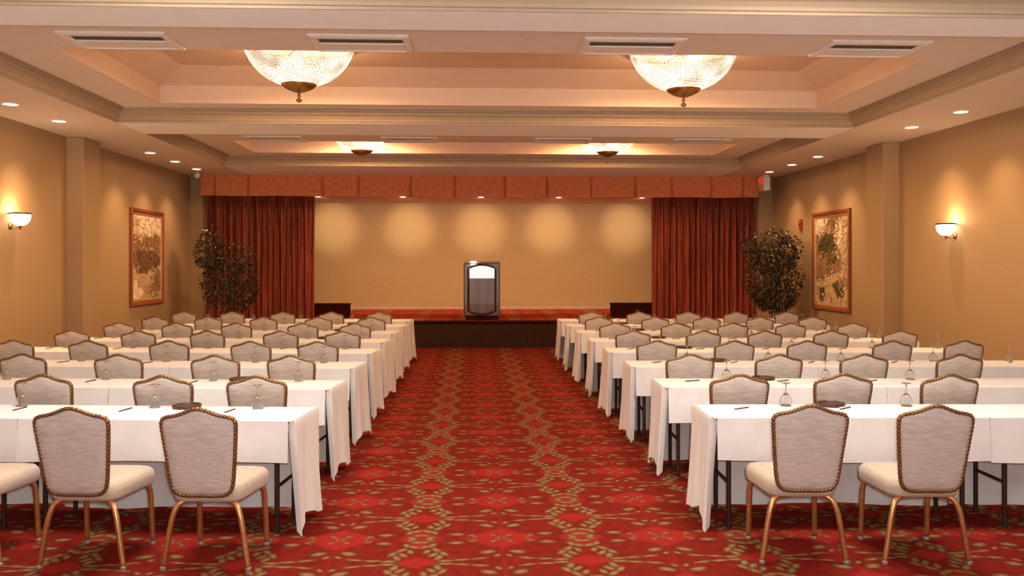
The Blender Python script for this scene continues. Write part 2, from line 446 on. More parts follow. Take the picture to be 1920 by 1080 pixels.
# lectern
le = empty('lectern', (.21,18.93,STZ)); tag(le, 'dark wood lectern with arched white plaque at the centre front of the stage', 'lectern')
hw = .385
b = MB(); b.bbox(-hw+.035,-.21,.001,hw-.035,.25,.085,.01); b.build('plinth', M['maroon'], le)
b = MB(); b.bbox(-hw,-.25,.085,hw,.28,1.21,.02); b.build('body', M['wood'], le)
b = MB(); b.add([(-hw,-.25,1.211),(hw,-.25,1.211),(hw,.28,1.211),(-hw,.28,1.211),(-hw,-.25,1.25),(hw,-.25,1.25),(hw,.28,1.225),(-hw,.28,1.225)],
                [(0,3,2,1),(4,5,6,7),(0,1,5,4),(1,2,6,5),(2,3,7,6),(3,0,4,7)]); b.build('reading_top', M['wood'], le)
def arch(w, z0, z1, sag, n=14):
    up = [(w*math.cos(PI*(0)) , 0)]
    top = [(w-2*w*i/n, z1 + sag*(1-((w-2*w*i/n)/w)**2)) for i in range(n+1)]
    bot = [(-w+2*w*i/n, z0 - sag*(1-((-w+2*w*i/n)/w)**2)) for i in range(n+1)]
    return top+bot
A = arch(.285,.20,1.10,.075)
b = MB(); b.tube([(x,-.256,z) for x, z in A], .021, 8, closed=True); o = b.build('arched_moulding', M['black_iron'], le, smooth=True); o['label'] = 'black arched moulding'
split = .885
lo = [p for p in A if p[1] < split]; hi = [p for p in A if p[1] >= split]
b = MB(); pts = [(.285,split),(.285,.20)]
bot = [p for p in A[15:]]
poly = [(-.285,split)] + bot + [(.285,split)]
b.add([(x,-.257,z) for x, z in poly], [tuple(range(len(poly)))]); b.build('lower_panel', M['wood_panel'], le)
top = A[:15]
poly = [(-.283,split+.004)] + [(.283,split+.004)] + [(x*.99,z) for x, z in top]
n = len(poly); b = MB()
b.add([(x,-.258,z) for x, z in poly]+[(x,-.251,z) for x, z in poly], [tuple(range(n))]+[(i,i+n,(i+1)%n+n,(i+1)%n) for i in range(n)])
M['plaque'] = emit('emissive_white_acrylic', (1,.99,.95,1), 1.0)  # plain white emission added so the plaque reads pure white
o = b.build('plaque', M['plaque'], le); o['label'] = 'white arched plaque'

# ------------------------------------------------------------------ ceiling fittings
def downlight(x, y, z, lab, grp, r=.098):
    e = empty('downlight', (x,y,z)); tag(e, lab, 'downlight', grp)
    b = MB(); b.lathe([(r,-.002),(r,-.010),(r*.93,-.014),(r*.86,-.010),(r*.86,-.003)], 28); b.build('trim_ring', M['white_metal'], e, smooth=True)
    b = MB(); b.lathe([(r*.86,-.006),(r*.6,-.009),(.001,-.010)], 28); b.build('lens', M['lens'], e, smooth=True)
    return e
def spot(x, y, z, tx, ty, tz, power, cone, blend, col, rad=.05):
    l = bpy.data.lights.new('downlight_lamp','SPOT'); l.energy = power; l.spot_size = math.radians(cone); l.spot_blend = blend
    l.color = col; l.shadow_soft_size = rad
    o = bpy.data.objects.new('downlight_lamp', l); COL.objects.link(o); o.location = (x,y,z)
    o.rotation_euler = (Vector((tx,ty,tz))-Vector((x,y,z))).to_track_quat('-Z','Y').to_euler()
def lamp(kind, loc, energy, col, size=.6, rot=(0,0,0), name='chandelier_and_fill_light'):
    l = bpy.data.lights.new(name, kind); l.energy = energy; l.color = col
    if kind == 'AREA': l.shape = 'DISK'; l.size = size
    else: l.shadow_soft_size = size
    o = bpy.data.objects.new(name, l); COL.objects.link(o); o.location = loc; o.rotation_euler = rot
    return o
WARM = (1,.63,.33)
P_WALL = 108; P_STAGE = 120; P_SCALLOP = 150; P_CHAND = 245; P_UP = 130; CHCOL = (1,.645,.35)
DLY = [9.40,10.62,11.84,15.12,16.37,17.63]
where = ['nearest','second','third','fourth','fifth','sixth']
k = {-1:0, 1:0}
for y in DLY:
    for sx, x in ((-1,-5.43),(1,6.04)):
        side = 'left' if sx < 0 else 'right'
        if y > 9.5:
            i = k[sx]; k[sx] += 1
            lab = 'round lit downlight in the %s soffit, %s from the camera end' % (side, NTH[i])
            downlight(x,y,SOF,lab,'soffit downlights')
        spot(x,y,SOF-.03,x+sx*.30,y,0,P_WALL,92,.9,WARM)
SLX = [-3.62,-1.64,.21,2.07,4.07]
pos = ['beside the left curtain','left of the lectern','above the lectern','right of the lectern','beside the right curtain']
for x, p in zip(SLX, pos):
    downlight(x,20.92,STC,'small round lit downlight in the stage ceiling, %s' % p,'stage downlights',.085)
    spot(x,20.92,STC-.03,x,YB,1.2,P_STAGE,120,.9,WARM)
    spot(x,20.92,STC-.03,x,YB,2.72,P_SCALLOP,40,1.0,(1,.69,.42),.03)
# vents
def vent(x0, x1, y0, y1, lab):
    cx, cy = (x0+x1)/2, (y0+y1)/2; a, c = (x1-x0)/2, (y1-y0)/2
    e = empty('ceiling_vent', (cx,cy,LED)); tag(e, lab, 'vent', 'ceiling vents')
    b = MB()
    r = lambda d, z: rect(-a+d,a-d,-c+d,c-d,z)
    b.loft([r(0,-.001),r(0,-.020),r(.03,-.030),r(.055,-.030),r(.07,-.012)]); b.build('frame', M['vent'], e)
    g0, g1 = -c+.135, -c+.285
    b = MB(); b.quad((-a+.06,-c+.06,-.013),(a-.06,-c+.06,-.013),(a-.06,g0,-.016),(-a+.06,g0,-.016))
    b.bbox(-a+.06,g1,-.022,a-.06,c-.055,-.006,.006); b.build('blade', M['vent'], e)
    b = MB(); b.quad((-a+.06,g0-.02,-.004),(a-.06,g0-.02,-.004),(a-.06,g1+.02,-.004),(-a+.06,g1+.02,-.004)); b.build('slot', M['dark'], e)
VX = [(-3.70,-2.74),(-1.48,-.57),(1.03,1.97),(3.32,4.27)]
vp = ['leftmost','second from left','third from left','rightmost']
for i, (xa, xb) in enumerate(VX):
    vent(xa,xb,7.97,8.56,'white slotted ceiling vent, %s of four before the near chandeliers' % vp[i])
    vent(xa,xb,14.32,14.88,'white slotted ceiling vent, %s of four before the far chandeliers' % vp[i])

# chandeliers
def chandelier():
    e = empty('chandelier')
    Z = lambda h: h-2.48
    b = MB(); b.lathe([(.618,Z(2.445)),(.606,Z(2.41)),(.578,Z(2.345)),(.54,Z(2.275)),(.495,Z(2.215)),(.44,Z(2.155)),(.36,Z(2.095)),(.27,Z(2.05)),(.16,Z(2.015)),(.05,Z(2.0))], 72)
    b.build('bowl', M['bowl'], e, smooth=True)
    b = MB(); b.lathe([(.615,Z(2.44)),(.632,Z(2.44)),(.636,Z(2.452)),(.632,Z(2.466)),(.612,Z(2.466))], 72)
    b.lathe([(.001,Z(2.479)),(.22,Z(2.479)),(.22,Z(2.462)),(.001,Z(2.46))], 40)
    b.tube([(0,0,Z(2.462)),(0,0,Z(2.01))], .006, 8)
    for q in range(4):
        a = q*PI/2+.4; b.tube([(.2*math.cos(a),.2*math.sin(a),Z(2.468)),(.62*math.cos(a),.62*math.sin(a),Z(2.456))], .010, 6)
    b.build('rim', M['brass'], e, smooth=True, angle=40)
    b = MB(); b.lathe([(.001,Z(2.022)),(.15,Z(2.03)),(.195,Z(2.032)),(.198,Z(2.022)),(.17,Z(1.995)),(.12,Z(1.968)),(.06,Z(1.945)),(.022,Z(1.935)),(.001,Z(1.934))], 40); b.build('dish', M['brass'], e, smooth=True)
    b = MB(); b.lathe([(.012,Z(1.94)),(.012,Z(1.905)),(.026,Z(1.897)),(.012,Z(1.888)),(.010,Z(1.872)),(.030,Z(1.860)),(.034,Z(1.846)),(.022,Z(1.832)),(.004,Z(1.824))], 18); b.build('finial', M['brass'], e, smooth=True)
    return e
proto = chandelier(); remember(proto)
CH = [(-1.94,9.98,'large beaded bowl chandelier in the near coffer, left one'),(2.44,10.06,'large beaded bowl chandelier in the near coffer, right one'),
      (-1.95,15.70,'beaded bowl chandelier in the far coffer, left one'),(2.43,15.70,'beaded bowl chandelier in the far coffer, right one')]
for i, (x, y, lab) in enumerate(CH):
    o = proto if i == 0 else copy_tree(proto)
    o.location = (x,y,DOME); tag(o, lab, 'chandelier', 'beaded bowl chandeliers'); o.rotation_euler.z = i*1.3
    lamp('POINT', (x,y,DOME-.27), P_UP if i < 2 else P_UP*.85, CHCOL, .06)
    for q in range(3):
        a = i*1.3+.9+q*2*PI/3
        spot(x+.27*math.cos(a),y+.27*math.sin(a),DOME-.16,x+.27*math.cos(a),y+.27*math.sin(a),0,P_CHAND,172,.25,CHCOL,.045)
# bare area lamps added in the unseen coffer overhead, neutral fill for near tables
for x in (-1.94,2.44):
    lamp('AREA', (x,5.4,DOME-.30), 125, (1,.95,.90), 1.1)
# the camera's own flash
lamp('POINT', (.06,-.05,CAM_H+.1), 430, (.97,.98,1), .04, name='camera_flash')

# ------------------------------------------------------------------ wall things
def sconce(x, y, z, sx, lab):
    e = empty('wall_sconce', (x,y,z)); tag(e, lab, 'sconce', 'wall sconces'); e.rotation_euler.z = 0 if sx > 0 else PI; e.scale = (.88,.88,.95)
    # built projecting to local +x
    b = MB(); b.lathe([(.14,.06),(.142,.02),(.128,-.03),(.09,-.075),(.05,-.095),(.004,-.10)], 28, (.15,0,0)); b.build('glass_bowl', M['sconce'], e, smooth=True)
    b = MB(); b.lathe([(.138,.058),(.15,.058),(.152,.07),(.148,.078),(.138,.076)], 28, (.15,0,0)); b.build('rim_band', M['black_iron'], e, smooth=True)
    b = MB(); b.lathe([(.04,-.098),(.03,-.112),(.012,-.125),(.014,-.14),(.003,-.155)], 16, (.15,0,0), caps=True); b.build('finial', M['brass'], e, smooth=True)
    b = MB(); b.lathe([(.05,.003),(.05,.014),(.035,.024),(.001,.026)], 20); 
    b.v = [(p[2],p[1],p[0]-.10) for p in b.v]
    b.tube(spline([(.02,0,-.10),(.07,0,-.135),(.15,0,-.12)],5), .009, 8); b.build('bracket', M['brass'], e, smooth=True)
    lamp('POINT', (x+sx*.15,y,z+.10), 16, (1,.62,.32), .05, name='sconce_lamp')
sconce(XL,11.72,2.345,1,'lit bowl wall sconce on the left wall')
sconce(XR,11.74,2.235,-1,'lit bowl wall sconce on the right wall')

ART = {}
def amat(n, c): 
    ART[n] = simple('painting_'+n, c, .6, noise=6, amt=.22, spec=.3); return ART[n]
AM = [amat('ground',(.56,.385,.21,1)), amat('pale',(.80,.62,.44,1)), amat('mid_brown',(.30,.165,.075,1)), amat('dark_brown',(.185,.10,.045,1)), amat('olive',(.095,.073,.024,1)), amat('tan',(.54,.36,.18,1)), amat('rust',(.24,.07,.03,1))]
def picture(x, sx, y0, y1, z0, z1, blobs, lab):
    cy, cz = (y0+y1)/2, (z0+z1)/2; hy, hz = (y1-y0)/2, (z1-z0)/2
    e = empty('framed_painting', (x,cy,z0)); tag(e, lab, 'painting', 'framed paintings on the side walls')
    b = MB()
    R_ = lambda d, t: [(sx*t,-hy+d,d),(sx*t,hy-d,d),(sx*t,hy-d,2*hz-d),(sx*t,-hy+d,2*hz-d)]
    b.loft([R_(0,.002),R_(0,.045),R_(.012,.055),R_(.05,.05),R_(.085,.032)]); b.build('frame', M['frame'], e)
    b = MB(); b.loft([R_(.085,.034),R_(.09,.036),R_(.115,.026),R_(.12,.018)]); o = b.build('fillet', M['framegilt'], e); o['label'] = 'pale gilt fillet'
    b = MB(); b.quad(*R_(.115,.016))
    iy, iz = hy-.12, hz-.12
    for j, (mi, pts) in enumerate(blobs):
        b.cur = mi
        P = [(u*iy, hz+v*iz) for u, v in pts]
        q = spline([(0,p[0],p[1]) for p in P+[P[0]]], 4)[:-1]
        b.add([(sx*(.0165+.0007*(j+1)), max(-iy,min(iy,p.y)), max(hz-iz,min(hz+iz,p.z))) for p in q], [tuple(range(len(q)))])
    def inside(px, py, poly):
        c = False; n = len(poly)
        for i in range(n):
            (x1,y1),(x2,y2) = poly[i], poly[(i+1)%n]
            if (y1 > py) != (y2 > py) and px < (x2-x1)*(py-y1)/(y2-y1)+x1: c = not c
        return c
    rs = random.Random(len(blobs)*7)
    for j in range(620):
        u, v = rs.uniform(-.93,.93), rs.uniform(-.97,.97)
        ju, jv = u+rs.gauss(0,.10), v+rs.gauss(0,.05)
        mi = 0
        for m_, pts in blobs:
            if inside(ju, jv, pts): mi = m_
        if rs.random() < .05: mi = rs.choice((0,1,2,5))
        b.cur = mi; a = rs.uniform(-.5,.5)+(1.3 if rs.random() < .3 else 0); l, w_ = rs.uniform(.03,.075), rs.uniform(.010,.024)
        P = []
        for k in range(8):
            t = 2*PI*k/8; p_, q_ = l*math.cos(t), w_*math.sin(t)
            P.append((sx*(.0265+.00001*j), max(-iy,min(iy,u*iy+p_*math.cos(a)-q_*math.sin(a))), max(hz-iz,min(hz+iz,hz+v*iz+p_*math.sin(a)+q_*math.cos(a)))))
        b.add(P, [tuple(range(8))])
    b.build('canvas', AM, e)
# coordinates: u along the wall away from the camera (-1 near .. 1 far), v up (-1..1)
picture(XL+.001,1,15.70,17.32,1.01,2.755,[
    (1,[(-1,1),(1,1),(1,.55),(.5,.62),(.1,.5),(-.3,.6),(-1,.5)]),
    (5,[(-1,.98),(-.5,.9),(-.7,.55),(-1,.5)]),
    (1,[(-.35,.75),(.05,.85),(.35,.6),(.2,.45),(-.1,.6)]),
    (2,[(-1,.55),(-.55,.5),(-.2,.42),(.4,.55),(1,.5),(1,-.2),(.4,-.3),(-.4,-.4),(-1,-.1)]),
    (3,[(-.75,.15),(-.2,.22),(.5,.16),(.95,.02),(.8,-.2),(.1,-.38),(-.5,-.42),(-.75,-.2)]),
    (5,[(-.4,.22),(.4,.26),(.3,.19),(-.35,.16)]),
    (5,[(-1,-.25),(-.6,-.45),(0,-.38),(.7,-.28),(.6,-.9),(-1,-.98)]),
    (1,[(-1,-.55),(-.7,-.62),(-.3,-.9),(-.6,-.98),(-1,-.98)]),
    (2,[(.35,-.42),(.95,-.3),(1,-.9),(.2,-.92)])],
    'framed landscape painting with pale sky over a dark brown mass, left wall')
picture(XR-.001,-1,15.03,16.70,.90,2.735,[
    (1,[(1,1),(.3,1),(.5,.7),(1,.62)]),
    (2,[(.1,1),(-.6,1),(-.45,.72),(.1,.7),(.3,.85)]),
    (2,[(1,.6),(.4,.62),(-.2,.55),(-.5,.2),(-.6,-.3),(.4,-.45),(1,-.4)]),
    (4,[(.72,.45),(.3,.62),(-.25,.6),(-.35,.3),(.0,.2),(.5,.18),(.8,.3)]),
    (1,[(-.45,.98),(-.6,.95),(-.62,.4),(-.42,.2),(-.38,.6)]),
    (5,[(-.8,.7),(-.95,.6),(-.95,.3),(-.75,.4)]),
    (4,[(.3,.02),(-.1,.12),(-.4,.05),(-.2,-.05),(.2,-.04)]),
    (5,[(.6,-.45),(.1,-.35),(-.5,-.28),(-.95,-.35),(-.9,-.55),(-.2,-.5),(.4,-.58)]),
    (2,[(-.55,-.42),(-.95,-.38),(-.95,-.62),(-.6,-.58)]),
    (5,[(.6,-.95),(.35,-.7),(-.1,-.55),(-.35,-.8),(-.9,-.92),(-.9,-1),(.6,-1)]),
    (4,[(.75,-.68),(.5,-.62),(.35,-.78),(.45,-.95),(.75,-.92)]),
    (4,[(-.05,-.52),(-.35,-.5),(-.8,-.7),(-.65,-.82),(-.35,-.75)])],
    'framed painting of a dark round tree and pale rocks, right wall')

fa = empty('fire_alarm', (XR-.001,17.36,2.43)); tag(fa, 'small red fire alarm on the right wall above the round dense ficus', 'fire alarm')
b = MB(); b.bbox(-.035,-.06,0,0,.06,.23,.008); b.build('housing', M['red'], fa)
b = MB(); b.lathe([(.045,0),(.045,.012),(.03,.02),(.001,.022)], 18); b.v = [(-.035-p[2],p[1],p[0]+.15) for p in b.v]; b.build('sounder', M['red'], fa, smooth=True)
es = empty('exit_sign', (6.14,18.30,SOF)); tag(es, 'small white box sign with red face hanging beside the valance end', 'sign')
b = MB(); b.bbox(-.01,-.06,-.04,.10,.24,-.001,.006); b.bbox(-.02,-.08,-.33,.12,.28,-.04,.01); b.build('housing', M['white_metal'], es)
M['exit_red'] = emit('lit_red_sign_face', (1,.09,.04,1), .55)
b = MB(); b.bbox(-.026,-.07,-.19,-.02,.27,-.045,.002); b.build('red_face', M['exit_red'], es)
sp = empty('ceiling_spotlight', (-5.56,18.1,SOF)); tag(sp, 'small white swivel spotlight under the soffit at the left valance end', 'spotlight')
b = MB(); b.lathe([(.035,-.001),(.035,-.012),(.012,-.02),(.008,-.055)], 16); b.build('mount', M['white_metal'], sp, smooth=True)
b = MB(); b.lathe([(.001,.06),(.03,.058),(.05,.03),(.055,-.05),(.05,-.052),(.001,-.045)], 18); b.v = [(p[0]*.8+p[2]*.6, p[1]-p[2]*.3, -.085+p[2]*.75-p[0]*.5) for p in b.v]; b.build('head', M['white_metal'], sp, smooth=True)
b = MB(); b.lathe([(.047,-.048),(.001,-.05)], 18); b.v = [(p[0]*.8+p[2]*.6, p[1]-p[2]*.3, -.087+p[2]*.78-p[0]*.5) for p in b.v]; b.build('lens', M['lens'], sp)

# ------------------------------------------------------------------ ficus trees
def ficus(x, y, lab, seed, lobes, n, pot_h=.42):
    rr = random.Random(seed)
    e = empty('ficus_tree', (x,y,0)); tag(e, lab, 'plant', 'potted ficus trees')
    b = MB(); b.lathe([(.001,.0),(.17,.0),(.185,.02),(.21,pot_h-.05),(.225,pot_h-.03),(.225,pot_h),(.205,pot_h),(.20,pot_h-.04)], 28); b.build('pot', M['pot'], e, smooth=True, angle=50)
    b = MB(); b.lathe([(.202,pot_h-.04),(.1,pot_h-.02),(.001,pot_h-.015)], 20); b.build('soil', M['soil'], e, smooth=True)
    b = MB()
    for k in range(3):
        a = k*2.1; p = [(.05*math.cos(a),.05*math.sin(a),pot_h-.03),(.03*math.cos(a+1.2),.03*math.sin(a+1.2),.7),(.05*math.cos(a+2.2),.05*math.sin(a+2.2),1.05),(.18*math.cos(a+2.6),.18*math.sin(a+2.6),1.5)]
        q = spline(p,5); b.tube(q, [.022-.012*i/len(q) for i in range(len(q))], 7)
    for (cx,cy,cz,rx,ry,rz,w) in lobes:
        for k in range(7):
            a = rr.uniform(0,2*PI); d = Vector((rx*math.cos(a)*.75, ry*math.sin(a)*.75, rz*rr.uniform(-.5,.75)))
            p0 = Vector((0,0,rr.uniform(.85,1.3))); p1 = Vector((cx,cy,cz))*.6+p0*.4; p2 = Vector((cx,cy,cz))+d
            q = spline([p0,p1,p2],4); b.tube(q, [.009-.006*i/len(q) for i in range(len(q))], 5)
    b.build('trunk', M['bark'], e, smooth=True)
    b = MB(); tw = sum(l[6] for l in lobes)
    for (cx,cy,cz,rx,ry,rz,w) in lobes:
        for k in range(int(n*w/tw)):
            while True:
                d = Vector((rr.uniform(-1,1),rr.uniform(-1,1),rr.uniform(-1,1)))
                if .15 < d.length < 1: break
            if rr.random() < .45: d = d.normalized()*rr.uniform(.8,1.03)
            c = Vector((cx+d.x*rx, cy+d.y*ry, cz+d.z*rz))
            out = Vector((d.x,d.y,d.z*.4-.35)).normalized()
            ax = (out + Vector((rr.gauss(0,.55),rr.gauss(0,.55),rr.gauss(0,.45)))).normalized()
            sd = ax.cross(Vector((rr.gauss(0,.4),rr.gauss(0,.4),1))).normalized(); up = sd.cross(ax).normalized()
            L = rr.uniform(.065,.10); w_ = L*.25
            b.add([c, c+ax*L*.4+sd*w_+up*L*.06, c+ax*L-up*L*.10, c+ax*L*.4-sd*w_+up*L*.06, c+ax*L*.45-up*L*.02],
                  [(0,1,4),(1,2,4),(2,3,4),(3,0,4)])
    b.build('foliage', M['leaf'], e)
ficus(-4.80,17.62,'loose leafy potted ficus before the left stage curtain',3,
      [(.05,0,1.40,.50,.42,.58,1.0),(-.36,-.06,2.02,.26,.28,.38,.66),(.15,.0,1.9,.38,.3,.32,.4),(.30,0,1.25,.30,.3,.38,.3),(-.30,-.05,2.33,.18,.16,.18,.06),(-.3,0,1.35,.25,.25,.4,.2)], 2600)
ficus(5.84,16.85,'round dense potted ficus beside the painting on the right wall',5,
      [(0,0,1.45,.56,.42,.60,1.3),(-.02,-.05,1.95,.50,.36,.40,.7),(-.38,-.05,2.12,.22,.22,.24,.16),(.34,0,2.05,.24,.24,.3,.18),(.05,0,1.15,.42,.36,.32,.6),(.08,0,2.3,.25,.2,.16,.12)], 3800)

# ------------------------------------------------------------------ chairs
def rrect(hw0, hw1, y0, y1, r, n=5):
    """rounded trapezoid: half width hw0 at y0 (rear) and hw1 at y1 (front)"""
    out = []
    for cx, cy, a0 in ((hw1-r,y1-r,0),(-hw1+r,y1-r,PI/2),(-hw0+r,y0+r,PI),(hw0-r,y0+r,1.5*PI)):
        for i in range(n+1):
            a = a0+PI/2*i/n; out.append((cx+r*math.cos(a), cy+r*math.sin(a)))
    return out
def back_outline():
    half = [(.0,.436),(.08,.436),(.125,.441),(.152,.456),(.168,.482),(.178,.53),(.190,.64),(.202,.76),(.208,.83),(.208,.858),(.203,.875),(.190,.886),(.165,.893),(.125,.900),(.085,.913),(.05,.927),(.022,.936),(0,.938)]
    h = [(p.x,p.z) for p in spline([(x,0,z) for x, z in half],4)]
    return h + [(-x,z) for x, z in h[-2:0:-1]]
def lean(z): return -.015-(z-.44)*.13 - .25*(z-.44)**2*.3
def make_chair(caps=True):
    e = empty('banquet_chair')
    b = MB()
    O = lambda d, z: [(x,y,z) for x, y in rrect(.205-d,.235-d,.015+d,.50-d,.075-d*.4)]
    b.loft([O(.04,.383),O(.012,.388),O(.002,.405),O(0,.44),O(.004,.468),O(.02,.488),O(.055,.499),O(.11,.505),O(.16,.507)], caps=True)
    b.build('seat', M['seat_fab'], e, smooth=True, angle=60)
    OUT = back_outline(); n = len(OUT); cz = .68
    b = MB()
    def ring(s, dy): return [(x*s, lean(cz+(z-cz)*s)+dy, cz+(z-cz)*s) for x, z in OUT]
    seq = [(.02,-.036),(.35,-.035),(.7,-.032),(.9,-.027),(.97,-.018),(.985,0),(.97,.018),(.9,.028),(.7,.036),(.35,.04),(.02,.041)]
    b.loft([ring(s,d) for s, d in seq], caps=True)
    back = b.build('backrest', M['back_fab'], e, smooth=True, angle=70)
    # twisted rope frame round the back
    P = []; q = OUT+[OUT[0]]; acc = [0]
    for i in range(n): acc.append(acc[-1]+math.dist(q[i],q[i+1]))
    NS = 280; j = 0
    for i in range(NS):
        t = acc[-1]*i/NS
        while acc[j+1] < t: j += 1
        f = (t-acc[j])/(acc[j+1]-acc[j]); x = q[j][0]+(q[j+1][0]-q[j][0])*f; z = q[j][1]+(q[j+1][1]-q[j][1])*f
        P.append((x, lean(z)-.010, z))
    b = MB(); b.tube(P, [.0122+.0011*(1 if i % 4 < 2 else -1) for i in range(NS)], 7, closed=True)
    b.build('back_frame', M['rope'], e, smooth=True)
    for sx in (-1,1):
        for pts in ([(.07,.07,.389),(.125,.06,.387),(.165,.045,.368),(.19,.032,.32),(.208,.025,.24),(.225,.02,.13),(.245,.014,.012)],
                    [(.12,.38,.392),(.165,.415,.389),(.192,.438,.372),(.202,.452,.33),(.206,.462,.2),(.208,.475,.012)]):
            q = spline([(sx*x,y,z) for x, y, z in pts],4)
            b = MB(); b.tube(q, .0165, 10); lg = b.build('leg', M['gilt'], e, smooth=True)
            if caps:
                p = pts[-1]; b = MB(); b.lathe([(.0165,.0),(.0178,.004),(.0178,.018),(.0165,.022)], 12, (sx*p[0],p[1],0), caps=True)
                b.build('foot_glide', M['glide'], lg, smooth=True)
    return e
chair_near = make_chair(True); remember(chair_near)
chair_far = make_chair(False); remember(chair_far)

# ------------------------------------------------------------------ tables and cloths
TH = .748; DEP = .50
def make_table(L):
    e = empty('folding_table'); h = L/2
    b = MB(); b.bbox(-h+.004,.004,TH-.03,h-.004,DEP-.004,TH,.006); b.build('tabletop', M['tabletop'], e)
    for sx in (-1,1):
        x = sx*(h-.14)
        for y in (.07,.43):
            b = MB(); b.tube([(x,y,TH-.03),(x,y,.004)], .0155, 10); b.lathe([(.019,0),(.019,.025)], 10, (x,y,0.001), caps=True); b.build('leg', M['legmetal'], e, smooth=True, angle=50)
        b = MB(); b.tube([(x,.07,.30),(x,.43,.30)], .011, 8); b.build('crossbar', M['legmetal'], e, smooth=True)
        b = MB(); b.tube(spline([(x-sx*.005,.25,TH-.13),(x-sx*.07,.25,TH-.10),(x-sx*.17,.25,TH-.04),(x-sx*.30,.25,TH-.032)],4), .009, 8)
        b.tube([(x,.07,TH-.13),(x,.43,TH-.13)], .010, 8); b.build('folding_brace', M['legmetal'], e, smooth=True)
    return e
def make_cloth(L, end, seed):
    """end=+1/-1: the end that drops to the floor; drop short in front, to the floor behind"""
    rr = random.Random(seed); p = [rr.uniform(0,6.28) for _ in range(8)]
    h = L/2; b = MB(); T = TH+.003; D = DEP
    hem = .455+rr.uniform(-.012,.012); tilt = rr.uniform(-.01,.02)
    # top with rolled edges and the long rear drop
    prof = [(D+.030,.028),(D+.030,.15),(D+.026,.30),(D+.020,.45),(D+.014,.60),(D+.010,.70),(D+.006,.735),(D,T-.004),(D-.010,T),(D*.75,T),(D*.5,T),(D*.25,T),(.010,T),(0,T-.003),(-.007,T-.012)]
    N = 60
    def f(u, v):
        x = -h+L*u; k = v*(len(prof)-1); i = min(int(k),len(prof)-2); t = k-i
        y = prof[i][0]*(1-t)+prof[i+1][0]*t; z = prof[i][1]*(1-t)+prof[i+1][1]*t
        if y > D:
            dr = (T-z)/T; y += dr*(.016*math.sin(x*7+p[0])+.010*math.sin(x*15+p[1])) + dr*.006
            if i == 0 and t < .5: z += .012*math.sin(x*3+p[2])
        return (x,y,z)
    b.grid(f, N, (len(prof)-1)*2)
    # short front drop, stops just before the dropped end
    xa, xb = (-h, h-.045) if end > 0 else (-h+.045, h)
    if end == 0: xa, xb = -h, h
    def g(u, v):
        x = xa+(xb-xa)*u; z = T-.012-v*(T-.012-hem-tilt*math.sin(x*1.7+p[3]))
        y = -.007-.014*v - v*(.007*math.sin(x*5+p[4])+.004*math.sin(x*13+p[5]))-.004*v
        return (x,y,z)
    b.grid(g, N, 6)
    if end:
        ya, yb = -.016, D+.035
        W0 = .13
        def q(u, v):
            # the first stretch wraps round the near corner behind the front hem
            wrap = max(0, 1-u/W0); e = max(0, (u-W0)/(1-W0))
            y = ya+(yb-ya)*e + .026*wrap
            zb = .010+.085*math.sin(min(1,e*1.9)*PI/2) - .078*max(0,(e-.55)/.45)+.012*math.sin(e*11+p[6]) + .03*wrap
            if v < .06: t = v/.06; x = h-.004+.010*t; z = T-.012*t*t - (.004 if wrap else 0)
            else:
                t = (v-.06)/.94; z = T-.012-t*(T-.012-zb) - (.004 if wrap else 0); x = h+.006+.006*t
            d = max(0,(T-z)/T)
            x += d*(.014+.016*math.sin(e*9.5+p[7])+.010*math.sin(e*21+p[0])) + .022*d*d*e - .062*wrap*(1-.35*d)
            y += d*(.014*math.sin(e*9+p[3]))*(1-wrap) + .012*wrap*math.sin(d*2)
            return (x*end,y,z)
        b.grid(q, 46, 16)
    return b.build('tablecloth', M['cloth'], None, smooth=True)

protoT = {}
LI, LO = 1.83, 2.44
XI = {'left':-1.13,'right':1.555}
SL = {'left':-.10,'right':-.04}    # the rows stand slightly askew
CHX = {'left':{0:[.39,1.11,1.85],1:[.42,1.10,1.99],2:[.46,1.14,2.03,2.91],3:[.47,1.18,2.07,2.94,3.76],4:[.43,1.19,2.09,2.95,3.79],5:[.46,1.19,2.12,2.96,3.78],6:[.40,1.22,2.08,2.96,3.80],7:[.44,1.25,2.09,2.97,3.81]},
       'right':{0:[.38,1.09],1:[.40,1.17,1.93],2:[.40,1.18,1.96,2.80],3:[.40,1.21,1.98,2.88,3.65],4:[.41,1.26,2.01,2.83,3.67],5:[.42,1.26,2.05,2.84,3.70],6:[.40,1.27,2.07,2.89,3.71],7:[.48,1.29,2.13,2.95,3.82]}}
GLX = {'left':[.36,1.09,2.02,2.91,3.74],'right':[.66,1.49,2.24,3.18,3.98]}
def row_y(k): return 6.19+1.43*k
def place(side, k, d, back):
    """point at distance d from the aisle end of a row, `back` metres before its far edge"""
    s = -1 if side == 'left' else 1
    X0 = XI[side]; a = math.atan(SL[side])
    ux, uy = math.cos(a)*s, math.sin(a)*s        # along the row, away from the aisle
    nx, ny = -math.sin(a), math.cos(a)           # across the row, towards the stage
    return (X0+ux*d, row_y(k)+uy*d-back, a)

